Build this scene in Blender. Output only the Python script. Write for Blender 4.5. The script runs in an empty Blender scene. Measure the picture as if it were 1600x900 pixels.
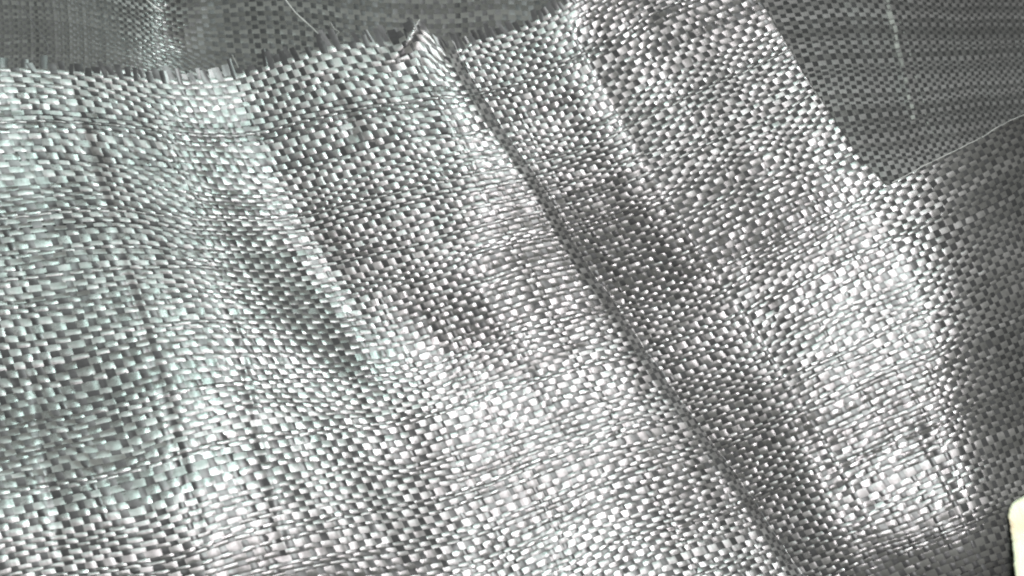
import bpy, math, random
import numpy as np
from mathutils import Vector, Matrix

sc = bpy.context.scene
rng = np.random.default_rng(11)
random.seed(5)

# ------------------------------------------------------------------ camera
PXS = 0.00017                      # metres covered by one photo pixel on the table plane
TILT = math.radians(17)
DIST = 0.36
cam_pos = np.array([0.0, -math.sin(TILT) * DIST, math.cos(TILT) * DIST])
cd = bpy.data.cameras.new('camera')
cam = bpy.data.objects.new('camera', cd)
sc.collection.objects.link(cam)
cam.location = cam_pos
cam.rotation_euler = (TILT, 0, 0)
cd.sensor_width = 36
cd.lens = 36 * DIST / (1600 * PXS)
cd.clip_start = 0.01
cd.clip_end = 50
cd.dof.use_dof = True
cd.dof.focus_distance = DIST - 0.004
cd.dof.aperture_fstop = 20.0
sc.camera = cam

# ------------------------------------------------------------------ world and lamps
world = bpy.data.worlds.new('World')
sc.world = world
world.use_nodes = True
bg = world.node_tree.nodes['Background']
bg.inputs[0].default_value = (0.95, 1.0, 0.97, 1)
bg.inputs[1].default_value = 0.075

def area(name, loc, target, sx, sy, power, col):
    l = bpy.data.lights.new(name, 'AREA')
    l.shape = 'RECTANGLE'; l.size = sx; l.size_y = sy
    l.energy = power; l.color = col
    o = bpy.data.objects.new(name, l)
    sc.collection.objects.link(o)
    o.location = loc
    o.rotation_euler = (Vector(target) - Vector(loc)).to_track_quat('-Z', 'Y').to_euler()
    return o
area('window_light', (0.028, 0.06, 0.56), (0.022, 0.03, 0), 0.13, 0.50, 17.0, (1.0, 0.93, 0.95))
area('window_light', (-0.08, 0.36, 0.72), (-0.08, 0.08, 0), 0.15, 0.50, 15.0, (0.74, 1.0, 0.93))

sc.view_settings.view_transform = 'Standard'
sc.view_settings.look = 'None'
sc.view_settings.gamma = 1
sc.view_settings.exposure = 0.36
sc.render.engine = 'CYCLES'
sc.cycles.filter_width = 2.1

# ------------------------------------------------------------------ materials
def tape_material(name, base, rough, aniso, bump=0.3, spec=0.5):
    m = bpy.data.materials.new(name); m.use_nodes = True
    nt = m.node_tree; N = nt.nodes; L = nt.links
    p = N['Principled BSDF']
    p.inputs['Roughness'].default_value = rough
    p.inputs['Anisotropic'].default_value = aniso
    p.inputs['IOR'].default_value = 1.5
    p.inputs['Specular IOR Level'].default_value = spec
    tg = N.new('ShaderNodeTangent'); tg.direction_type = 'UV_MAP'; tg.uv_map = 'UVMap'
    L.new(tg.outputs[0], p.inputs['Tangent'])
    uv = N.new('ShaderNodeUVMap'); uv.uv_map = 'UVMap'
    mp = N.new('ShaderNodeMapping'); mp.inputs['Scale'].default_value = (0.35, 7.0, 1)
    L.new(uv.outputs[0], mp.inputs[0])
    nz = N.new('ShaderNodeTexNoise'); nz.inputs['Scale'].default_value = 1.0; nz.inputs['Detail'].default_value = 3
    L.new(mp.outputs[0], nz.inputs['Vector'])
    bp = N.new('ShaderNodeBump'); bp.inputs['Strength'].default_value = bump; bp.inputs['Distance'].default_value = 0.00012
    L.new(nz.outputs[0], bp.inputs['Height'])
    L.new(bp.outputs[0], p.inputs['Normal'])
    # dust and scuffs over the film, and film that varies from tape to tape
    gm = N.new('ShaderNodeTexCoord')
    n2 = N.new('ShaderNodeTexNoise'); n2.inputs['Scale'].default_value = 900; n2.inputs['Detail'].default_value = 4
    L.new(gm.outputs['Object'], n2.inputs['Vector'])
    oi = N.new('ShaderNodeObjectInfo')
    ad = N.new('ShaderNodeMath'); ad.operation = 'ADD'
    L.new(n2.outputs[0], ad.inputs[0]); L.new(oi.outputs['Random'], ad.inputs[1])
    hf = N.new('ShaderNodeMath'); hf.operation = 'MULTIPLY'; hf.inputs[1].default_value = 0.5
    L.new(ad.outputs[0], hf.inputs[0])
    cr = N.new('ShaderNodeValToRGB')
    cr.color_ramp.elements[0].position = 0.15; cr.color_ramp.elements[1].position = 0.9
    cr.color_ramp.elements[0].color = tuple(c * 0.7 for c in base) + (1,)
    cr.color_ramp.elements[1].color = tuple(c * 1.38 for c in base) + (1,)
    L.new(hf.outputs[0], cr.inputs[0]); L.new(cr.outputs[0], p.inputs['Base Color'])
    mr = N.new('ShaderNodeMapRange'); mr.inputs[1].default_value = 0.2; mr.inputs[2].default_value = 0.8
    mr.inputs[3].default_value = rough * 0.75; mr.inputs[4].default_value = rough * 1.3
    L.new(hf.outputs[0], mr.inputs[0]); L.new(mr.outputs[0], p.inputs['Roughness'])
    return m

M_WEFT = tape_material('black_film_crosswise', (0.024, 0.024, 0.0225), 0.31, 0.92, 0.12, 0.5)
M_WARP = tape_material('black_film_lengthwise', (0.011, 0.011, 0.011), 0.42, 0.8, 0.12, 0.2)
M_FRAY = tape_material('thin_film_thread', (0.07, 0.07, 0.066), 0.4, 0.3)

# ------------------------------------------------------------------ places on the table
fw = 1600 * PXS / DIST
R = np.array([[1, 0, 0], [0, math.cos(TILT), -math.sin(TILT)], [0, math.sin(TILT), math.cos(TILT)]])
def to_world(x, y, h):
    """x, y across the table plane (0..1600, 0..900), h height above it in the same unit."""
    d = np.stack([(x - 800) / 1600 * fw, (450 - y) / 1600 * fw, -np.ones_like(x)], -1) @ R.T
    t = -cam_pos[2] / d[..., 2]
    g = cam_pos + d * t[..., None]
    k = (h * PXS / cam_pos[2])[..., None]
    return g + (cam_pos - g) * k

def tps(pts, stretch_angle=62, stretch=0.45, lam=0.0):
    """thin-plate surface through (x, y, value); distances along the folds count less."""
    pts = np.array(pts, float)
    a = math.radians(stretch_angle); c, s = math.cos(a), math.sin(a)
    def tr(x, y):
        x = x / 100.0; y = y / 100.0
        return (x * c + y * s) * stretch, (-x * s + y * c)
    px, py = tr(pts[:, 0], pts[:, 1]); n = len(pts)
    def phi(r2): return 0.5 * r2 * np.log(r2 + 1e-9)
    K = phi((px[:, None] - px) ** 2 + (py[:, None] - py) ** 2) + lam * np.eye(n)
    P = np.stack([np.ones(n), px, py], 1)
    A = np.zeros((n + 3, n + 3)); A[:n, :n] = K; A[:n, n:] = P; A[n:, :n] = P.T
    w = np.linalg.solve(A, np.concatenate([pts[:, 2], np.zeros(3)]))
    def f(x, y):
        qx, qy = tr(x, y)
        out = w[n] + w[n + 1] * qx + w[n + 2] * qy
        for k in range(n):
            out = out + w[k] * phi((qx - px[k]) ** 2 + (qy - py[k]) ** 2)
        return out
    return f

class Field:
    """smooth function fitted to gradients and values"""
    def __init__(self, x0, x1, y0, y1, step):
        gx, gy = np.meshgrid(np.arange(x0, x1 + 1, step), np.arange(y0, y1 + 1, step))
        self.cx, self.cy, self.s = gx.ravel(), gy.ravel(), step * 1.25
        self.rows, self.rhs, self.n = [], [], len(self.cx) + 3
    def basis(self, x, y):
        dx = (x - self.cx) / self.s; dy = (y - self.cy) / self.s
        g = np.exp(-0.5 * (dx * dx + dy * dy))
        return (np.concatenate([g, [1, x / 100, y / 100]]),
                np.concatenate([-dx * g / self.s, [0, .01, 0]]),
                np.concatenate([-dy * g / self.s, [0, 0, .01]]))
    def value(self, x, y, v, w=1.0):
        b, _, _ = self.basis(x, y); self.rows.append(b * w); self.rhs.append(v * w)
    def slope(self, x, y, ax, ay, v, w=100.0):
        _, bx, by = self.basis(x, y); self.rows.append((bx * ax + by * ay) * w); self.rhs.append(v * w)
    def solve(self, lam=0.02):
        A = np.array(self.rows); b = np.array(self.rhs)
        reg = np.diag([lam] * (self.n - 3) + [1e-5] * 3)
        self.w = np.linalg.solve(A.T @ A + reg, A.T @ b)
    def __call__(self, x, y):
        out = self.w[-3] + self.w[-2] * x / 100 + self.w[-1] * y / 100
        for k in range(self.n - 3):
            out = out + self.w[k] * np.exp(-0.5 * (((x - self.cx[k]) ** 2 + (y - self.cy[k]) ** 2) / self.s ** 2))
        return out

def curve_x(poly):
    p = np.array(poly, float)
    def smooth(y):
        return (np.interp(y - 14, p[:, 1], p[:, 0]) + np.interp(y, p[:, 1], p[:, 0]) + np.interp(y + 14, p[:, 1], p[:, 0])) / 3
    return smooth

def seg_dist(x, y, poly):
    """distance to a polyline and the position along it, 0..1"""
    best = np.full_like(x, 1e9); pos = np.zeros_like(x); n = len(poly) - 1
    for k in range(n):
        (ax, ay), (bx, by) = poly[k], poly[k + 1]
        L2 = (bx - ax) ** 2 + (by - ay) ** 2
        t = np.clip(((x - ax) * (bx - ax) + (y - ay) * (by - ay)) / L2, 0, 1)
        d = np.hypot(x - ax - t * (bx - ax), y - ay - t * (by - ay))
        m = d < best
        best = np.where(m, d, best); pos = np.where(m, (k + t) / n, pos)
    return best, pos

class Noise2:
    """smooth value noise on a lattice"""
    def __init__(self, seed, n=64): self.t = np.random.default_rng(seed).uniform(-1, 1, (n, n)); self.n = n
    def __call__(self, x, y):
        xi = np.floor(x).astype(int); yi = np.floor(y).astype(int)
        fx = x - xi; fy = y - yi; fx = fx * fx * (3 - 2 * fx); fy = fy * fy * (3 - 2 * fy)
        t, n = self.t, self.n
        a = t[yi % n, xi % n]; b = t[yi % n, (xi + 1) % n]; c = t[(yi + 1) % n, xi % n]; d = t[(yi + 1) % n, (xi + 1) % n]
        return (a * (1 - fx) + b * fx) * (1 - fy) + (c * (1 - fx) + d * fx) * fy

# ------------------------------------------------------------------ the front cloth: folds
fold_x = curve_x([(640, -60), (668, 0), (692, 40), (706, 75), (745, 140), (797, 220), (866, 330), (925, 430), (990, 525), (1056, 620), (1120, 710), (1185, 800), (1245, 890), (1310, 990), (1360, 1060)])
ridge_x = curve_x([(1130, -100), (1188, 0), (1225, 60), (1262, 125), (1300, 180), (1338, 240), (1388, 292), (1450, 400), (1505, 520), (1560, 640), (1590, 760), (1600, 900), (1600, 1100)])
LIP = [(1380, 294), (1415, 275), (1452, 255), (1500, 232), (1540, 212), (1566, 194), (1600, 180), (1760, 120)]
lipx = np.array([p[0] for p in LIP]); lipy = np.array([p[1] for p in LIP])
def lip_y(x): return (np.interp(x - 10, lipx, lipy) + np.interp(x + 10, lipx, lipy)) / 2

# Each scan crosses the cloth from left to right: (x, how flatly the fold faces the window, 1 rising / -1 falling).
rowsL = {
 -80:[(-150,.7,1),(0,.7,1),(60,.6,1),(110,.4,1),(200,.5,1),(280,.8,1),(350,.6,-1),(400,.3,1),(450,.3,1),(520,.5,1),(580,.4,1),(640,.5,-1)],
 100:[(-150,.9,1),(0,.97,1),(60,.9,1),(110,.4,1),(200,.45,1),(230,.6,1),(265,.97,-1),(345,.93,-1),(380,.3,1),(450,.2,1),(520,.45,1),(570,.4,1),(635,.45,1),(680,.95,1),(715,.97,-1)],
 280:[(-150,.9,1),(0,.95,1),(50,.85,1),(110,.45,1),(200,.35,1),(250,.6,1),(290,.98,-1),(375,.97,-1),(415,.95,-1),(438,.2,1),(520,.15,1),(580,.25,1),(640,.35,1),(700,.45,1),(755,.85,1),(800,.98,-1),(832,.97,-1)],
 450:[(-150,.5,1),(0,.55,1),(100,.55,1),(200,.4,1),(300,.45,1),(370,.7,-1),(450,.65,-1),(500,.3,-1),(530,.2,1),(620,.2,1),(690,.4,1),(750,.6,1),(810,.8,-1),(880,.75,-1),(938,.6,-1)],
 600:[(-150,.5,1),(0,.5,1),(100,.5,1),(200,.6,1),(270,.85,1),(330,.75,-1),(400,.6,-1),(500,.45,-1),(550,.35,-1),(590,.3,-1),(640,.45,-1),(690,.8,-1),(780,.98,1),(860,.98,-1),(930,.9,-1),(1000,.45,-1),(1043,.3,-1)],
 800:[(-150,.6,1),(0,.6,1),(150,.65,1),(270,.85,1),(360,.85,-1),(480,.65,-1),(540,.45,-1),(600,.3,-1),(660,.35,-1),(710,.6,-1),(750,.9,-1),(820,.97,1),(900,.97,-1),(1000,.8,-1),(1080,.5,-1),(1150,.35,-1),(1183,.3,-1)],
 1000:[(-150,.6,1),(0,.6,1),(200,.75,1),(320,.9,1),(400,.85,-1),(520,.7,-1),(600,.5,-1),(680,.5,-1),(760,.6,1),(860,.8,1),(960,.85,-1),(1080,.7,-1),(1180,.5,-1),(1310,.3,-1)]}
rowsR = {
 -80: [(650, .2, 1), (760, .2, 1), (860, .2, 1), (895, .2, -1), (980, .2, -1), (1080, .3, -1), (1150, .45, -1), (1240, .6, -1), (1350, .7, -1)],
 90: [(716, .3, 1), (800, .35, 1), (885, .3, 1), (925, .3, -1), (1000, .38, -1), (1100, .3, -1), (1180, .42, -1), (1250, .6, -1), (1340, .7, -1), (1500, .1, -1), (1700, .1, -1)],
 270: [(830, .35, 1), (900, .38, 1), (990, .4, 1), (1025, .4, -1), (1100, .42, -1), (1170, .4, -1), (1250, .65, -1), (1330, .85, -1), (1400, .75, -1), (1450, .35, -1), (1540, .15, -1), (1700, .05, -1)],
 430: [(925, .55, 1), (1000, .55, 1), (1095, .45, 1), (1130, .45, -1), (1180, .55, -1), (1250, .9, -1), (1350, .97, -1), (1420, .92, -1), (1480, .4, -1), (1540, .15, -1), (1620, .04, -1), (1700, .02, -1)],
 600: [(1043, .7, 1), (1110, .65, 1), (1195, .5, 1), (1235, .55, -1), (1290, .8, -1), (1350, .98, -1), (1430, .95, -1), (1490, .5, -1), (1550, .18, -1), (1600, .04, -1), (1700, .02, -1)],
 780: [(1170, .7, 1), (1225, .5, 1), (1275, .45, 1), (1305, .55, -1), (1350, .85, -1), (1420, .92, -1), (1480, .8, -1), (1540, .35, -1), (1590, .12, -1), (1640, .04, -1), (1720, .03, -1)],
 1000: [(1310, .5, 1), (1350, .5, -1), (1400, .85, -1), (1480, .8, -1), (1560, .3, -1), (1620, .1, -1), (1720, .04, -1)]}

nA, nB, nC = Noise2(1), Noise2(2), Noise2(3)
CREASES = [  # polyline, height, half width
 ([(880, 10), (905, 70), (950, 150), (1005, 255), (1085, 380), (1160, 490), (1245, 620), (1330, 760), (1400, 880)], 3.2, 7),
 ([(98, 95), (125, 190), (160, 300), (190, 400), (222, 505), (262, 640), (300, 780), (330, 900)], -2.6, 6),
 ([(350, 440), (372, 520), (400, 660), (432, 800), (455, 900)], -2.4, 5),
 ([(45, 560), (62, 680), (85, 800), (100, 900)], -2.2, 6),
 ([(655, 30), (640, 58), (618, 84), (596, 108)], 13, 9),
 ([(500, 110), (530, 165), (560, 225)], -4, 12),
 ([(560, 760), (600, 830), (640, 900)], 2.0, 7),
 ([(1420, 640), (1450, 700), (1500, 800), (1530, 880)], 2.2, 5)]
def roll(x, y):
    d = (x - fold_x(y) - 4.5 * nB(y / 95, 3.3) - 1.5 * nC(y / 23, 7.7)) * 0.85
    q = np.clip((d + 15) / 19, 0, 1)
    return q ** 2.0
_fy = np.linspace(-120, 1060, 60)
_fx = fold_x(_fy)
_st = None
def STEP(y):
    global _st
    if _st is None: _st = HL(_fx - 12, _fy) - 34 - HR(_fx + 6, _fy)
    return np.interp(y, _fy, _st)
def front_h(x, y):
    t = roll(x, y)
    h = HL(x, y) * (1 - t) + (HR(x, y) + 18 + (STEP(y) - 18) * np.exp(-np.clip(x - fold_x(y), 0, None) / 210.0)) * t
    a = math.radians(64); c, s = math.cos(a), math.sin(a)
    al, ac = x * c + y * s, -x * s + y * c
    h = h + 2.0 * nA(al / 150, ac / 52) + 0.7 * nB(al / 70 + 9, ac / 24) + 0.4 * nC(x / 22, y / 19)
    for poly, amp, wd in CREASES:
        d, pos = seg_dist(x, y, poly)
        fade = np.clip(np.minimum(pos, 1 - pos) * 8, 0, 1)
        if amp > 10: fade = np.clip((1 - pos) * 1.6, 0, 1)
        h = h + amp * fade * np.exp(-0.5 * (d / wd) ** 2)
    return h
def front_clamp(x, y, h):
    """turn the cloth down where it reaches its selvedge and its lip"""
    ex = x - ridge_x(y)
    ey = lip_y(x) - y
    above = (ey > 0)
    over_r = np.where(above & (y < 292), np.clip(ex, 0, None), 0)
    over_l = np.where(x > 1388, np.clip(ey, 0, None), 0)
    over = np.where(over_r > 0, np.where(over_l > 0, np.minimum(over_r, over_l), over_r * (x < 1392)), 0)
    over = np.where((over_r <= 0) & (over_l > 0), 0, over)
    use_l = (over_l > 0) & (over_l <= over_r)
    x2 = np.where((over > 0) & ~use_l, ridge_x(y) + 0.12 * np.minimum(over, 8), x)
    y2 = np.where((over > 0) & use_l, lip_y(x) - 0.1 * np.minimum(over, 8), y)
    h2 = h - 1.6 * over
    bad = over > 12
    return x2, y2, h2, bad

# samples of the weave: x, y, crosswise angle, lengthwise angle (image degrees, y down), cell width, cell height
SAMPLES = [
 (-100, 100, 2, 78, 16, 8), (50, 130, 3, 76, 16.5, 7.2), (200, 150, 4, 75, 16, 7), (320, 170, 6, 70, 14, 6.8),
 (-100, 300, 0, 78, 16, 7.5), (50, 300, 0, 76, 15.5, 7.5), (200, 330, -3, 74, 13.5, 8.2), (340, 300, 3, 70, 13.5, 6.8), (400, 360, 6, 65, 12, 6.8),
 (-100, 500, -6, 78, 15, 9), (60, 480, -5, 76, 15, 8.5), (240, 470, -10, 74, 13.5, 8.8), (380, 500, -3, 70, 14, 7.6), (470, 520, 2, 65, 12, 7.2),
 (-100, 700, -14, 77, 15, 10), (100, 650, -13, 75, 15.2, 10.4), (250, 650, -14, 74, 14.6, 9.5), (420, 650, -12, 70, 13.5, 8.5), (540, 660, -7, 66, 11, 9),
 (-100, 950, -20, 76, 15, 9.5), (60, 850, -17, 75, 15.5, 8.5), (250, 850, -20, 73, 14.5, 9), (420, 850, -23, 70, 13.5, 8.5), (580, 850, -18, 66, 12, 9.5),
 (420, 150, -12, 62, 11.5, 9), (480, 120, -18, 66, 12.5, 9), (560, 100, -14, 66, 12.5, 9), (640, 120, -12, 62, 11.5, 8.5), (690, 120, 2, 60, 10, 6.8),
 (450, 230, -16, 60, 11.2, 9.2), (540, 200, -16, 62, 12, 9.2), (640, 220, -16, 62, 11.5, 8.8), (740, 210, -4, 60, 9.5, 6.6),
 (520, 350, -20, 60, 11, 9.5), (620, 350, -21, 61, 11, 9), (720, 340, -17, 60, 11, 9), (820, 330, -9, 58, 9.5, 7.2),
 (600, 500, -20, 60, 11, 9), (700, 480, -23, 61, 11, 9), (820, 470, -19, 59, 11, 8.5), (900, 470, -10, 58, 10, 8.5),
 (660, 620, -18, 60, 11, 9), (780, 630, -24, 60, 11.3, 8.5), (920, 620, -19, 59, 11.5, 8.8), (1000, 600, -12, 58, 9.5, 8.5),
 (720, 780, -20, 62, 11.5, 9), (850, 760, -25, 60, 11.6, 8.3), (1000, 750, -20, 59, 12, 8.8), (1110, 770, -15, 58, 10, 8.5),
 (750, 950, -22, 62, 12, 9), (900, 930, -24, 60, 12, 8.6), (1080, 930, -21, 59, 12, 8.8), (1200, 930, -16, 58, 11, 8.8),
 (760, 60, -27, 58, 11, 8.6), (820, 130, -27, 57, 11, 8.6), (880, -60, -27, 58, 10.8, 8), (960, 80, -27, 54, 10.4, 8), (1100, 100, -27, 53, 10.5, 7.8), (1200, 80, -26, 54, 10.2, 7.6),
 (900, 260, -27, 57, 11, 8.6), (1020, 250, -27, 55, 10.8, 8.2), (1150, 230, -27, 54, 10.8, 7.8), (1290, 250, -26, 55, 10.6, 7.6),
 (960, 400, -26, 58, 11, 8.6), (1100, 400, -26, 57, 11, 8.4), (1230, 390, -26, 57, 11.2, 8.2), (1360, 380, -26, 58, 11.4, 8.2),
 (1060, 540, -24, 58, 11.2, 8.2), (1200, 520, -25, 58, 11.6, 8.2), (1340, 510, -24, 60, 12, 8.2), (1460, 480, -24, 62, 11.5, 8.6),
 (1200, 700, -22, 58, 11.5, 8.2), (1330, 680, -22, 60, 12.4, 8.2), (1460, 680, -22, 62, 12.5, 9), (1540, 650, -22, 66, 10.5, 9.5),
 (1320, 850, -20, 60, 12, 8.6), (1450, 830, -20, 62, 13, 9), (1540, 830, -20, 68, 11, 9.5), (1600, 850, -18, 70, 8, 9),
 (1450, 320, -28, 60, 11, 8.2), (1540, 280, -29, 62, 9.5, 8), (1620, 260, -30, 64, 8, 8), (1560, 420, -27, 66, 9, 8.4), (1640, 450, -26, 70, 7, 8.5), (1620, 650, -22, 72, 7, 9),
 (1000, -80, -27, 54, 10.2, 8), (1150, -80, -27, 54, 10.2, 7.6), (1700, 500, -25, 72, 7, 8.5), (1700, 800, -20, 74, 7, 9), (1650, 1000, -18, 72, 8, 9), (1300, 1000, -20, 60, 12, 8.8), (1480, 1000, -20, 64, 12, 9)]
CUT = [(-100, 104), (0, 106), (100, 106), (200, 114), (300, 124), (355, 134), (385, 112), (430, 86), (490, 72), (560, 64), (640, 60), (680, 62), (720, 88), (780, 58), (860, 18), (920, -12), (1000, -52), (1060, -82)]

LAMPS = [((0.028, 0.085, 0.54), 0.55), ((-0.08, 0.24, 0.72), 0.45)]
def facing_slope(x, y, ang):
    """slope along a crosswise tape at which it mirrors the windows to the camera"""
    wx, wy = (x - 800) * PXS, (450 - y) * PXS / math.cos(TILT)
    t = np.array([math.cos(math.radians(ang)), -math.sin(math.radians(ang))])
    V = np.array([-wx, cam_pos[1] - wy, cam_pos[2]]); V /= np.linalg.norm(V)
    out = 0
    for p, k in LAMPS:
        L = np.array([p[0] - wx, p[1] - wy, p[2]]); L /= np.linalg.norm(L)
        S_ = V + L
        k = min(1.0, max(0.0, (760 - x) / 320)); k = k if p[0] < 0 else 1 - k
        out += k * -(S_[0] * t[0] + S_[1] * t[1]) / S_[2]
    return out
class FoldField:
    """height fitted to slopes, built from bumps stretched along the folds"""
    def __init__(self, x0, x1, y0, y1, ang=63, da=130, dc=46):
        a = math.radians(ang); self.c, self.s = math.cos(a), math.sin(a)
        self.da, self.dc = da, dc
        cs = [(x, y) for x in (x0, x1) for y in (y0, y1)]
        al = [x * self.c + y * self.s for x, y in cs]; ac = [-x * self.s + y * self.c for x, y in cs]
        A, B = np.meshgrid(np.arange(min(al), max(al) + da, da), np.arange(min(ac), max(ac) + dc, dc))
        A, B = A.ravel(), B.ravel()
        X = A * self.c - B * self.s; Y = A * self.s + B * self.c
        m = (X > x0 - 120) & (X < x1 + 120) & (Y > y0 - 120) & (Y < y1 + 120)
        self.A, self.B = A[m], B[m]; self.n = m.sum() + 3; self.rows = []; self.rhs = []
    def basis(self, x, y):
        al = x * self.c + y * self.s; ac = -x * self.s + y * self.c
        u = (al - self.A) / (self.da * 1.2); v = (ac - self.B) / (self.dc * 1.25)
        g = np.exp(-.5 * (u * u + v * v)); ga = -u * g / (self.da * 1.2); gc = -v * g / (self.dc * 1.25)
        gx = ga * self.c - gc * self.s; gy = ga * self.s + gc * self.c
        return np.concatenate([g, [1, x / 100, y / 100]]), np.concatenate([gx, [0, .01, 0]]), np.concatenate([gy, [0, 0, .01]])
    def value(self, x, y, v, w): self.rows.append(self.basis(x, y)[0] * w); self.rhs.append(v * w)
    def slope(self, x, y, ang, v, w):
        _, gx, gy = self.basis(x, y); a = math.radians(ang)
        self.rows.append((gx * math.cos(a) + gy * math.sin(a)) * w); self.rhs.append(v * w)
    def solve(self, lam):
        M = np.array(self.rows); r = np.array(self.rhs)
        self.w = np.linalg.solve(M.T @ M + np.diag([lam] * (self.n - 3) + [1e-6] * 3), M.T @ r)
    def __call__(self, x, y):
        al = x * self.c + y * self.s; ac = -x * self.s + y * self.c
        out = self.w[-3] + self.w[-2] * x / 100 + self.w[-1] * y / 100
        al0, al1, ac0, ac1 = np.nanmin(al), np.nanmax(al), np.nanmin(ac), np.nanmax(ac)
        for k in range(self.n - 3):
            A, B = self.A[k], self.B[k]
            if A < al0 - 560 or A > al1 + 560 or B < ac0 - 210 or B > ac1 + 210: continue
            out = out + self.w[k] * np.exp(-.5 * (((al - A) / (self.da * 1.2)) ** 2 + ((ac - B) / (self.dc * 1.25)) ** 2))
        return out
_sx = np.array([q[0] for q in SAMPLES], float); _sy = np.array([q[1] for q in SAMPLES], float); _sa = np.array([q[2] for q in SAMPLES], float)
def weft_angle(x, y):
    w = 1 / ((_sx - x) ** 2 + (_sy - y) ** 2 + 900.0) ** 1.5
    return float((w * _sa).sum() / w.sum())
def fold_heights(rows, x0, x1, edge, extra=None, wedge=0.2):
    F = FoldField(x0, x1, -120, 1050)
    for y, r in rows.items():
        xs = np.array([q[0] for q in r], float); sg = np.array([q[2] * math.sqrt(-math.log(q[1])) for q in r])
        for x in np.arange(xs[0], xs[-1] + 1, 28.0):
            a = weft_angle(x, y)
            m = float(np.interp(x, xs, sg))
            v = facing_slope(x, y, a) + 0.30 * m - (extra(x, y) if extra else 0)
            F.slope(x, y, a, v, 300.0)
            F.slope(x, y, 62.0, 0.0, 170.0)
    for x, y, h in edge: F.value(x, y, h, wedge)
    F.solve(0.01)
    return F
def far_right_drop(x, y): return 0.0062 * max(0.0, x - (1432 + 0.14 * (y - 300))) if y > 150 else 0.0
HL = fold_heights(rowsL, -150, 1320, [(700, 90, 56), (850, 320, 46), (1000, 550, 34), (1150, 780, 22), (1290, 980, 14), (430, 130, 52), (500, 450, 26), (600, 680, 22), (0, 450, 90)])
_ry = np.arange(-60, 1030, 90.0); _rx = fold_x(_ry)
HR = fold_heights(rowsR, 640, 1740, list(zip(_rx + 8, _ry, HL(_rx - 12, _ry) - 34)), far_right_drop, 6.0)
def fit(samples, x0, x1, y0, y1, step, zero):
    U = Field(x0, x1, y0, y1, step); V = Field(x0, x1, y0, y1, step)
    for x, y, a, b, w, h in samples:
        ca, sa, cb, sb = math.cos(math.radians(a)), math.sin(math.radians(a)), math.cos(math.radians(b)), math.sin(math.radians(b))
        U.slope(x, y, ca, sa, 1 / w); U.slope(x, y, cb, sb, 0)
        V.slope(x, y, cb, sb, 1 / h); V.slope(x, y, ca, sa, 0)
    for x, y in zero: V.value(x, y, 0, 1.6)
    U.value(*samples[0][:2], 0)
    U.solve(); V.solve()
    return U, V

class Cloth:
    """lookup (u, v) -> place on the table, from the inverse of two fitted fields"""
    def __init__(self, fu, fv, x0, x1, y0, y1, step=2.5, res=2):
        gx, gy = np.meshgrid(np.arange(x0, x1, step), np.arange(y0, y1, step))
        gx = gx + 0.0; gy = gy + 0.0
        gu = fu(gx, gy); gv = fv(gx, gy)
        self.u0 = math.floor(gu.min()); self.v0 = math.floor(gv.min()); self.res = res
        nu = int((gu.max() - self.u0) * res) + 3; nv = int((gv.max() - self.v0) * res) + 3
        iu = np.rint((gu - self.u0) * res).astype(int); iv = np.rint((gv - self.v0) * res).astype(int)
        idx = (iv * nu + iu).ravel()
        cnt = np.bincount(idx, minlength=nu * nv).astype(float)
        def mean(a): return np.bincount(idx, a.ravel(), minlength=nu * nv) / np.maximum(cnt, 1)
        X, Y, mu, mv = mean(gx), mean(gy), mean(gu), mean(gv)
        tu = self.u0 + (np.arange(nu * nv) % nu) / res; tv = self.v0 + (np.arange(nu * nv) // nu) / res
        dux = np.gradient(gu, step, axis=1); duy = np.gradient(gu, step, axis=0)
        dvx = np.gradient(gv, step, axis=1); dvy = np.gradient(gv, step, axis=0)
        a, b, c, d = mean(dux), mean(duy), mean(dvx), mean(dvy)
        det = a * d - b * c
        ok = (cnt > 0) & (np.abs(det) > 1e-7)
        det = np.where(ok, det, 1)
        eu, ev = tu - mu, tv - mv
        X = X + (d * eu - b * ev) / det; Y = Y + (-c * eu + a * ev) / det
        X[~ok] = np.nan; Y[~ok] = np.nan
        self.X = X.reshape(nv, nu); self.Y = Y.reshape(nv, nu); self.nu, self.nv = nu, nv
        self.umin, self.umax, self.vmin, self.vmax = gu.min(), gu.max(), gv.min(), gv.max()
    def __call__(self, u, v):
        fu = (u - self.u0) * self.res; fv = (v - self.v0) * self.res
        iu = np.clip(np.floor(fu).astype(int), 0, self.nu - 2); iv = np.clip(np.floor(fv).astype(int), 0, self.nv - 2)
        a = fu - iu; b = fv - iv
        def s(T): return (T[iv, iu] * (1 - a) + T[iv, iu + 1] * a) * (1 - b) + (T[iv + 1, iu] * (1 - a) + T[iv + 1, iu + 1] * a) * b
        out = (fu < 0) | (fv < 0) | (fu > self.nu - 1) | (fv > self.nv - 1)
        x, y = s(self.X), s(self.Y)
        return np.where(out, np.nan, x), np.where(out, np.nan, y)

def widths(n, lo, hi, seed, odd=0.12):
    r = np.random.default_rng(seed)
    w = r.uniform(lo, hi, n)
    m = r.random(n) < odd
    w[m] *= r.uniform(0.55, 1.45, m.sum())
    return w / w.mean()

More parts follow.
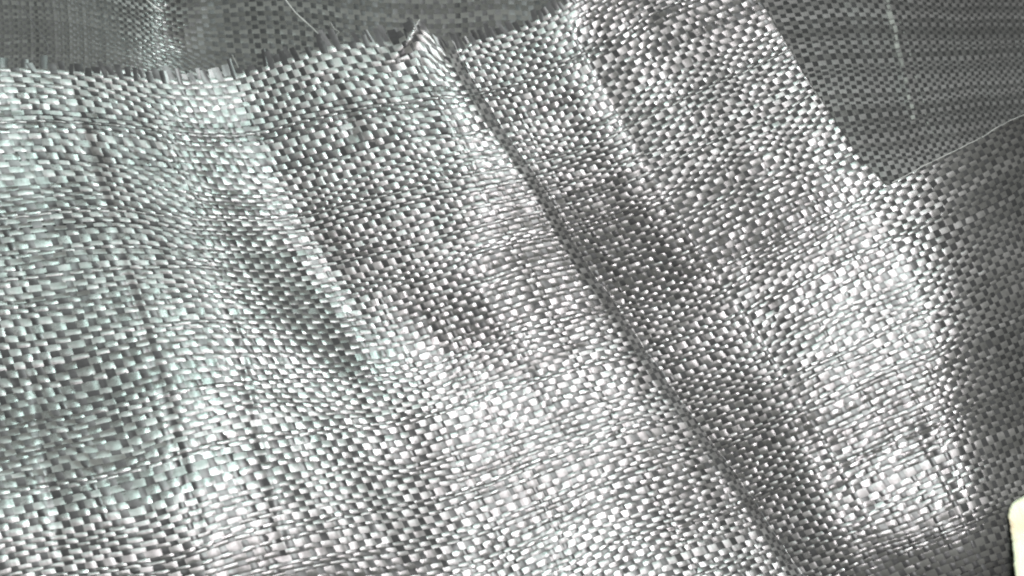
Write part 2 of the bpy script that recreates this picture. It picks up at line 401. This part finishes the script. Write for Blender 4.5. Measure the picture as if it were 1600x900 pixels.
def mesh_object(name, grid, uvs, mat, parent):
    """grid: (n, m, 3) points"""
    n, m, _ = grid.shape
    me = bpy.data.meshes.new(name)
    me.vertices.add(n * m); me.vertices.foreach_set('co', grid.reshape(-1).astype(np.float32))
    i = np.arange(n - 1)[:, None] * m + np.arange(m - 1)[None, :]
    q = np.stack([i, i + 1, i + m + 1, i + m], -1).reshape(-1)
    nf = (n - 1) * (m - 1)
    me.loops.add(nf * 4); me.loops.foreach_set('vertex_index', q.astype(np.int32))
    me.polygons.add(nf); me.polygons.foreach_set('loop_start', (np.arange(nf) * 4).astype(np.int32))
    me.polygons.foreach_set('loop_total', np.full(nf, 4, np.int32))
    me.polygons.foreach_set('use_smooth', np.ones(nf, bool))
    uv = me.uv_layers.new(name='UVMap')
    uv.data.foreach_set('uv', uvs.reshape(-1, 2)[q].reshape(-1).astype(np.float32))
    me.materials.append(mat)
    me.update(calc_edges=True)
    o = bpy.data.objects.new(name, me); sc.collection.objects.link(o); o.parent = parent
    return o

def weave(root, cloth, height, clamp, inside, v_start, seed, crimp=0.07, cell=10.0, wob=0.28, fringe=False, rough_roll=1.0, odd=1.0):
    r = np.random.default_rng(seed)
    U0, U1 = cloth.umin - 1, cloth.umax + 1
    V0 = v_start if v_start is not None else cloth.vmin - 1
    V1 = cloth.vmax + 1
    nu = int(U1 - U0); nv = int(V1 - V0)
    wu = widths(nu, 1 - 0.13 * odd, 1 + 0.13 * odd, seed + 1, 0.07 * odd); wv = widths(nv, 1 - 0.30 * odd, 1 + 0.34 * odd, seed + 2, 0.14 * odd)
    ue = U0 + np.concatenate([[0], np.cumsum(wu)]); ve = V0 + np.concatenate([[0], np.cumsum(wv)])
    uc = (ue[1:] + ue[:-1]) / 2; vc = (ve[1:] + ve[:-1]) / 2
    n1, n2 = Noise2(seed + 3), Noise2(seed + 4)
    def S(u, v):
        du = wob * n1(u / 9, v / 14) * 0.7 + 0.10 * n2(u / 2.3, v / 5)
        dv = wob * 0.9 * n2(u / 10, v / 8) + 0.40 * n1(u / 7, v / 3.1) + 0.10 * n2(u / 2.5, v / 2.1)
        if v_start is not None: dv = dv * np.clip((v - v_start) / 9, 0, 1)
        return cloth(u + du, v + dv)
    nw = 5
    sgrid = np.linspace(-1, 1, nw)
    def build(kind, k):
        weft = kind == 'weft_tape'
        cross = uc if weft else vc
        cw = wu if weft else wv
        ncr = len(cross)
        sub = 6
        t = np.repeat(np.arange(ncr), sub) + np.tile(np.arange(sub) / sub, ncr)       # crossing index, fractional
        i0 = np.floor(t).astype(int); f = t - i0
        nxt = np.minimum(i0 + 1, ncr - 1)
        along = cross[i0] * (1 - f) + cross[nxt] * f
        if (not weft) and fringe:                                                        # a cut end beyond the last crosswise tape
            ext = np.array([-1, -.75, -.5, -.25])[int(r.integers(0, 2)):] * r.uniform(1.5, 3.4)
            if r.random() < .08: ext = ext[-1:]
            t = np.concatenate([ext * 0.5, t]); along = np.concatenate([cross[0] + ext, along])
        n = len(t)
        mine = (vc if weft else uc)[k]; w = (wv if weft else wu)[k]
        hw0 = 0.5 * w * (r.uniform(0.94, 1.06) if weft else r.uniform(0.70, 0.84))
        if r.random() < (0.10 if weft else 0.05): hw0 *= r.uniform(0.6, 0.85)
        if odd < 1: hw0 = 0.5 * w * (0.99 if weft else 0.8)
        ph = r.uniform(0, 99)
        wvar = 1 + 0.10 * np.sin(along * 0.35 + ph) + 0.05 * np.sin(along * 1.7 + ph)
        if odd < 1: wvar = 1 + 0 * along
        cr = [r.normal(0, 1, ncr + 2) for _ in range(4)]
        def smo(a, tt):                                                                  # smooth random series along the tape
            i = np.clip(np.floor(tt).astype(int), 0, ncr - 1); ff = tt - np.floor(tt); ff = ff * ff * (3 - 2 * ff)
            return a[i] * (1 - ff) + a[i + 1] * ff
        # dense film narrows a little as it dives under the neighbours
        par = (-1.0) ** k * (1 if weft else -1)
        wave = par * np.cos(math.pi * t)
        shape = np.sign(wave) * np.abs(wave) ** (0.6 if weft else 0.5)
        hw = hw0 * wvar * (1 + 0.03 * wave)
        A = crimp * cell * (1 + 0.18 * smo(cr[0], t)) * (1 if weft else 0.8)
        rollv = rough_roll * cell * (0.042 if weft else 0.02) * (0.6 * smo(cr[1], t) + 0.7 * math.sin(ph) * np.sin(along * .22 + ph))
        if fringe and not weft: hw = hw * (1 + 0.16 * np.clip(cross[0] - along, 0, 1) * r.uniform(-0.2, 1.4))
        crown = cell * ((0.045 if weft else 0.03) + 0.012 * smo(cr[2], t))
        fold_s = r.uniform(-0.5, 0.5); fold_a = cell * 0.025 * r.normal()
        a2 = np.repeat(along[:, None], nw, 1)
        if (not weft) and fringe:
            splay = np.clip(cross[0] - a2, 0, None) * r.normal(0, .10)
        else: splay = 0
        c2 = mine + hw[:, None] * sgrid[None, :] + splay
        u, v = (a2, c2) if weft else (c2, a2)
        x, y = S(u, v)
        h = height(x, y)
        pitch = cell * 0.015 * np.sin(2 * math.pi * t + smo(cr[3], t) * 1.2)
        off = (A * shape + pitch)[:, None] + rollv[:, None] * sgrid + crown[:, None] * (1 - sgrid ** 2) + np.abs(sgrid - fold_s) * fold_a
        if (not weft) and fringe:
            off = off + np.clip(cross[0] - a2, 0, None) * r.uniform(-0.9, 1.6)
        bad = ~np.isfinite(x) | ~inside(x, y)
        if clamp is not None:
            x, y, h, b = clamp(x, y, h); bad |= b
        good = ~bad.any(axis=1)
        # longest unbroken run(s)
        runs = []; s = None
        for q in range(n + 1):
            g = q < n and good[q]
            if g and s is None: s = q
            if not g and s is not None:
                if q - s >= 5: runs.append((s, q))
                s = None
        lay = off + h
        for s, e in runs:
            P = to_world(x[s:e], y[s:e], lay[s:e])
            uvs = np.stack([a2[s:e], np.broadcast_to(0.5 + 0.5 * sgrid, (e - s, nw)) + k * 3.7], -1)
            yield mesh_object(kind, P, uvs, M_WEFT if weft else M_WARP, root)
    count = 0
    for k in range(nv):
        for _ in build('weft_tape', k): count += 1
    for k in range(nu):
        for _ in build('warp_tape', k): count += 1
    print('WOVE', root.name, nu, nv, count)

def thing(name, label, cat, group=None, loc=(0, 0, 0)):
    o = bpy.data.objects.new(name, None); o.empty_display_size = 0.01
    sc.collection.objects.link(o); o.location = loc
    o['label'] = label; o['category'] = cat
    if group: o['group'] = group
    return o

# ------------------------------------------------------------------ table under the cloth
def table():
    n = 24
    xs = np.linspace(-1.6, 1.6, n); ys = np.linspace(1.6, -1.6, n)
    gx, gy = np.meshgrid(xs, ys)
    g = np.stack([gx, gy, np.full_like(gx, -0.14)], -1)
    m = bpy.data.materials.new('dark_table'); m.use_nodes = True
    N = m.node_tree.nodes; L = m.node_tree.links; p = N['Principled BSDF']
    nz = N.new('ShaderNodeTexNoise'); nz.inputs['Scale'].default_value = 60; nz.inputs['Detail'].default_value = 6
    cr = N.new('ShaderNodeValToRGB'); cr.color_ramp.elements[0].color = (.012, .012, .012, 1); cr.color_ramp.elements[1].color = (.04, .04, .038, 1)
    L.new(nz.outputs[0], cr.inputs[0]); L.new(cr.outputs[0], p.inputs['Base Color']); p.inputs['Roughness'].default_value = .7
    o = mesh_object('floor', g, np.zeros((n, n, 2)), m, None)
    o['kind'] = 'structure'; o['label'] = 'dark surface under the woven cloth'
table()

# ------------------------------------------------------------------ front cloth
fU, fV = fit(SAMPLES, -250, 1850, -250, 1150, 150, CUT)
def front_u(x, y): return fU(x, y) + 0.9 * roll(x, y)
front = thing('woven_cloth', 'large shiny woven plastic cloth in front, rolled into folds, frayed along its top edge', 'cloth')
def front_v(x, y):
    return (fV(x, y) + 2.4 * np.exp(-0.5 * (((x - 655) / 20) ** 2 + ((y - 48) / 40) ** 2))
            - 1.6 * np.exp(-0.5 * (((x - 708) / 14) ** 2 + ((y - 70) / 34) ** 2)))
Cf = Cloth(front_u, front_v, -150, 1740, -170, 1010)
weave(front, Cf, front_h, front_clamp, lambda x, y: (x > -130) & (x < 1720) & (y > -110) & (y < 990), 0.0, 100, fringe=True, cell=10.5)

# ------------------------------------------------------------------ back cloth, lower and farther, at the top
BACK = [
 (-100, 0, 2, 88, 6.5, 5), (40, 40, 2, 88, 6.5, 5), (120, 60, 4, 88, 6.2, 5), (165, 60, 14, 86, 5, 4.2), (200, 60, 20, 84, 6, 4.2), (240, 60, 12, 82, 9, 5), (290, 60, 3, 84, 10, 6.5),
 (360, 50, 2, 84, 10.5, 7.2), (450, 40, 3, 85, 10.6, 7.4), (600, 20, 3, 86, 10.8, 7.6), (750, 20, -2, 86, 10.8, 7.6), (850, 0, -4, 86, 10.6, 7.6), (950, 0, -4, 86, 10.6, 7.6),
 (0, -100, 0, 90, 6.5, 5), (200, -100, 12, 88, 7, 5), (400, -100, 2, 86, 10, 7), (700, -100, 0, 86, 10.6, 7.4), (0, 200, 2, 88, 7, 5.2), (200, 200, 8, 86, 8, 5), (400, 200, 2, 84, 10, 7), (700, 200, 0, 84, 10.6, 7.4), (950, 150, -3, 84, 10.6, 7.4)]
bU, bV = fit(BACK, -250, 1100, -220, 350, 110, [])
rowsB = {y: [(-150, .1, -1), (0, .12, -1), (110, .1, -1), (140 + k, .3, 1), (150 + k, .9, 1), (160 + k, .2, -1), (190, .15, -1), (215, .6, -1), (240, .95, 1), (275, .9, 1), (300, .4, 1), (330, .1, 1), (450, .12, 1), (560, .2, 1), (640, .2, -1), (760, .2, -1), (850, .2, 1), (1000, .15, -1)] for y, k in ((-100, 6), (20, 2), (110, -6), (200, -10))}
back_h0 = fold_heights(rowsB, -150, 1050, [(0, 50, -130), (300, 60, -108), (600, 40, -84), (850, 20, -84)])
def back_h(x, y): return back_h0(x, y) - 0.75 * (1 - 0.9 * np.exp(-0.5 * ((x - 245) / 38) ** 2)) * np.clip(110 - y, 0, None) + 1.3 * nA(x / 70 + 4, y / 90) + 0.5 * nC(x / 20, y / 22)
back = thing('woven_cloth', 'dark woven plastic cloth lying lower behind the frayed edge at the top', 'cloth')
Cb = Cloth(bU, bV, -150, 1060, -140, 260, 2.0)
weave(back, Cb, back_h, None, lambda x, y: (x > -120) & (x < 1030) & (y > -110) & (y < np.interp(x, [c[0] for c in CUT], [c[1] for c in CUT]) + 32), None, 200, cell=8.5, crimp=.075, wob=.12, odd=.3)

# ------------------------------------------------------------------ shaded cloth beyond the selvedge, top right
SIDE = [
 (1150, -80, -8, 66, 10.5, 7.4), (1230, 30, -8, 66, 10.8, 7.6), (1300, 60, -5, 70, 9.5, 7.2), (1380, 60, 0, 76, 8, 6.6), (1300, 180, -6, 68, 10, 7.4), (1380, 200, -5, 72, 9, 7),
 (1450, 60, 0, 78, 6.4, 5.6), (1450, 200, -6, 74, 7, 6), (1550, 60, 0, 80, 5.6, 5.2), (1550, 150, -6, 78, 5.8, 5.2), (1700, 60, 0, 80, 5.6, 5.2), (1400, 300, -8, 70, 9, 7), (1300, 320, -8, 66, 10, 7.4), (1550, 320, -8, 76, 6, 5.4),
 (1300, -100, -4, 72, 9.5, 7), (1500, -100, 0, 78, 6, 5.4), (1150, 100, -8, 66, 10.5, 7.4), (1250, 250, -8, 66, 10.5, 7.4), (1700, 300, -6, 78, 5.6, 5.2)]
sU, sV = fit(SIDE, 1000, 1850, -220, 500, 110, [])
side_h0 = tps([(1100, -80, 30), (1200, 0, 26), (1260, 60, 22), (1330, 60, 10), (1395, 60, -14), (1410, 60, -20), (1480, 60, -58), (1600, 60, -110), (1720, 60, -140),
               (1300, 190, 22), (1360, 200, 12), (1430, 200, -16), (1445, 200, -22), (1500, 200, -46), (1600, 200, -100), (1720, 200, -130),
               (1300, 350, 6), (1400, 350, -10), (1480, 320, -40), (1600, 320, -100), (1150, 150, 24), (1250, -100, 14), (1380, -100, -10), (1500, -100, -60), (1650, -100, -110)], 70, .5)
_ey = np.linspace(-140, 292, 60); _eh = front_h(ridge_x(_ey), _ey)
def EDGE_H(y): return np.interp(y, _ey, _eh)
def side_h(x, y):
    d, pos = seg_dist(x, y, [(1386, -40), (1394, 20), (1408, 90), (1424, 160), (1434, 200)])
    yr = np.minimum(y, 292); rx = ridge_x(yr)
    rise = side_h0(x, y) - side_h0(rx, yr)
    return (EDGE_H(y) - 32 + rise * 3.4 - 0.5 * (290 - y) * np.clip((x - rx) / 120, 0, 1) - 0.0012 * np.clip(x - 1400, 0, None) ** 2
            + 7.5 * np.exp(-0.5 * (d / 6) ** 2) * np.clip((1 - pos) * 5, 0, 1) + 1.2 * nA(x / 60 + 7, y / 80) + 0.5 * nC(x / 18, y / 16))
side = thing('woven_cloth', 'smooth dark woven plastic cloth dropping away into shade beyond the glittering edge, top right', 'cloth')
Cs = Cloth(sU, sV, 1080, 1740, -140, 400, 2.0)
weave(side, Cs, side_h, None, lambda x, y: (x > ridge_x(np.minimum(y, 292)) - 16) & (x < 1720) & (y > -110) & (y < 380) & (y < lip_y(x) + 34), None, 300, cell=7.5, crimp=.075, wob=.12, odd=.3)

M_DASH = tape_material('pale_dash_film', (0.06, 0.063, 0.058), 0.35, 0.3)  # small raised dashes of pale film, in two lines on the side cloth
def pale_dashes(line, n, hw, ln, seed):
    r = np.random.default_rng(seed)
    p = np.array(line, float)
    for k in range(n):
        t = (k + .5) / n * (len(p) - 1)
        if r.random() < .15: continue
        i = int(t); f = t - i
        c = p[i] * (1 - f) + p[i + 1] * f + r.normal(0, 1.0, 2)
        d = p[i + 1] - p[i]; d = d / np.hypot(*d); e = np.array([-d[1], d[0]])
        L_ = ln * r.uniform(.6, 1.2); W_ = hw * r.uniform(.6, 1.15)
        a = np.linspace(-1, 1, 5)[:, None]; b_ = np.linspace(-1, 1, 3)[None, :]
        x = c[0] + a * L_ * d[0] + b_ * W_ * e[0]; y = c[1] + a * L_ * d[1] + b_ * W_ * e[1]
        h = side_h(x, y) + 2.2 + 1.6 * (1 - a ** 2) + 0 * b_
        mesh_object('pale_dash', to_world(x, y, h), np.stack(np.broadcast_arrays(a + k, b_), -1), M_DASH, side)
pale_dashes([(1382, -30), (1388, 10), (1398, 50), (1408, 95), (1418, 140), (1429, 190)], 17, 3.4, 5.0, 1)
pale_dashes([(1398, 10), (1416, 60), (1428, 110), (1444, 170), (1458, 215)], 12, 1.3, 2.2, 2)
# ------------------------------------------------------------------ loose threads, and a strand added for the pinch highlights
def thread(pts, r0, label, mat, name='loose_thread'):
    p = np.array(pts, float)
    k = np.linspace(0, len(p) - 1, len(p) * 7)
    # smooth the centre line
    q = np.stack([np.interp(k, np.arange(len(p)), p[:, c]) for c in range(3)], 1)
    for _ in range(6): q[1:-1] = (q[:-2] + 2 * q[1:-1] + q[2:]) / 4
    W = to_world(q[:, 0], q[:, 1], q[:, 2])
    T = np.gradient(W, axis=0); T /= np.linalg.norm(T, axis=1)[:, None]
    up = np.array([0, 0, 1.0]); S_ = np.cross(T, up); S_ /= np.linalg.norm(S_, axis=1)[:, None]; N_ = np.cross(S_, T)
    a = np.linspace(0, 2 * math.pi, 7)
    rr = r0 * PXS * np.interp(np.arange(len(q)), [0, 2, len(q) - 3, len(q) - 1], [.3, 1, 1, .25])
    G = W[:, None] + rr[:, None, None] * (np.cos(a)[None, :, None] * S_[:, None] + 0.45 * np.sin(a)[None, :, None] * N_[:, None])
    uv = np.stack(np.broadcast_arrays(np.arange(len(q))[:, None] * .3, a[None, :] / 6), -1)
    o = mesh_object(name, G, uv, mat, None)
    o['label'] = label; o['category'] = 'thread'
    return o
thread([(432, -22, -40), (448, 2, -38), (462, 20, -30), (480, 36, -22), (492, 47, 2), (500, 56, 30)], 0.95, 'longest pale thread, running from the frame top down to the frayed edge', M_FRAY)
thread([(215, -16, -40), (232, 2, -42), (244, 11, -44), (256, 19, -50)], 0.75, 'short pale loose thread hanging in at the top, above the bright fold', M_FRAY)
thread([(34, 12, -70), (50, 34, -62), (64, 52, -58), (76, 72, -56), (74, 86, -58), (58, 94, -60), (34, 97, -66)], 0.9, 'dark thread curled in a loop on the back cloth, top left', M_WARP)
thread([(362, 84, -56), (369, 98, -40), (376, 112, 6), (381, 121, 34)], 0.6, 'tiny bright thread standing where the left bulge meets the middle roll', M_FRAY)
thread([(516, 34, -50), (523, 46, -40), (531, 49, -20), (524, 56, 20), (520, 66, 58)], 0.5, 'thin curly thread sprouting from the frayed edge of the middle roll', M_FRAY)
thread([(656, 30, 78), (648, 44, 84), (636, 56, 82), (640, 64, 80), (628, 74, 78), (616, 84, 74), (604, 96, 68)], 1.1, 'twisted pale strand added for the white highlights along the pinched corner of the middle roll', M_FRAY)  # added strand in place of the white highlights on the pinch

def lip_tube():  # thin pale tube laid along the lip edge
    x = np.linspace(1394, 1720, 90); y = lip_y(x) - 0.4 + 0.8 * nC(x / 14, x * 0)
    h = front_h(x, y + 6) - 1.0
    W = to_world(x, y, h); T = np.gradient(W, axis=0); T /= np.linalg.norm(T, axis=1)[:, None]
    S_ = np.cross(T, np.array([0, 0, 1.0])); S_ /= np.linalg.norm(S_, axis=1)[:, None]; N_ = np.cross(S_, T)
    a = np.linspace(0, 2 * math.pi, 7)
    G = W[:, None] + 0.85 * PXS * (np.cos(a)[None, :, None] * S_[:, None] + np.sin(a)[None, :, None] * N_[:, None])
    mesh_object('edge_tube', G, np.stack(np.broadcast_arrays(np.arange(len(x))[:, None] * .3, a[None, :] / 6), -1), M_FRAY, front)
lip_tube()

# ------------------------------------------------------------------ cream scrap at the lower right
def scrap():
    out = [(1577, 792), (1583, 784), (1592, 780), (1601, 774), (1640, 766), (1700, 775), (1720, 860), (1715, 960), (1600, 965), (1590, 930), (1586, 905), (1583, 880), (1581, 850), (1577, 825), (1574, 805)]
    p = np.array(out, float); c = p.mean(0)
    k = np.linspace(0, len(p), 90, endpoint=False)
    pp = np.vstack([p, p[:1]])
    q = np.stack([np.interp(k, np.arange(len(pp)), pp[:, j]) for j in range(2)], 1)
    for _ in range(2): q = (np.roll(q, 1, 0) + 2 * q + np.roll(q, -1, 0)) / 4
    q += rng.normal(0, .5, q.shape)
    rows = []; base_h = float(front_h(np.array([1585.0]), np.array([840.0]))[0]) - 4
    prof = [(0.97, -40), (1.0, -20), (1.01, 0), (1.0, 20), (0.985, 30), (0.955, 36), (0.88, 39), (0.6, 41), (0.25, 41), (0.02, 41)]
    for s, h in prof:
        r = c + (q - c) * s
        r = np.vstack([r, r[:1]])
        hh = np.full(len(r), h + 0.0) + (nC(r[:, 0] / 9, r[:, 1] / 9) * 1.2 if h > 25 else 0)
        rows.append(to_world(r[:, 0], r[:, 1], hh + base_h))
    G = np.array(rows)[::-1]
    m = bpy.data.materials.new('cream_foam'); m.use_nodes = True
    N = m.node_tree.nodes; L = m.node_tree.links; b = N['Principled BSDF']
    tc = N.new('ShaderNodeTexCoord')
    nz = N.new('ShaderNodeTexNoise'); nz.inputs['Scale'].default_value = 120; nz.inputs['Detail'].default_value = 5
    L.new(tc.outputs['Object'], nz.inputs['Vector'])
    cr = N.new('ShaderNodeValToRGB'); cr.color_ramp.elements[0].color = (.14, .115, .075, 1); cr.color_ramp.elements[1].color = (.14, .15, .105, 1)
    cr.color_ramp.elements[0].position = .3; cr.color_ramp.elements[1].position = .5
    L.new(nz.outputs[0], cr.inputs[0]); L.new(cr.outputs[0], b.inputs['Base Color'])
    bp = N.new('ShaderNodeBump'); bp.inputs['Strength'].default_value = .3; bp.inputs['Distance'].default_value = .0004
    L.new(nz.outputs[0], bp.inputs['Height']); L.new(bp.outputs[0], b.inputs['Normal'])
    b.inputs['Roughness'].default_value = .75; b.inputs['Subsurface Weight'].default_value = .2
    b.inputs['Subsurface Radius'].default_value = (.003, .002, .001)
    o = mesh_object('foam_scrap', G, np.zeros(G.shape[:2] + (2,)), m, None)
    o['label'] = 'pale cream scrap with a rounded corner poking in at the lower right'; o['category'] = 'scrap'
scrap()
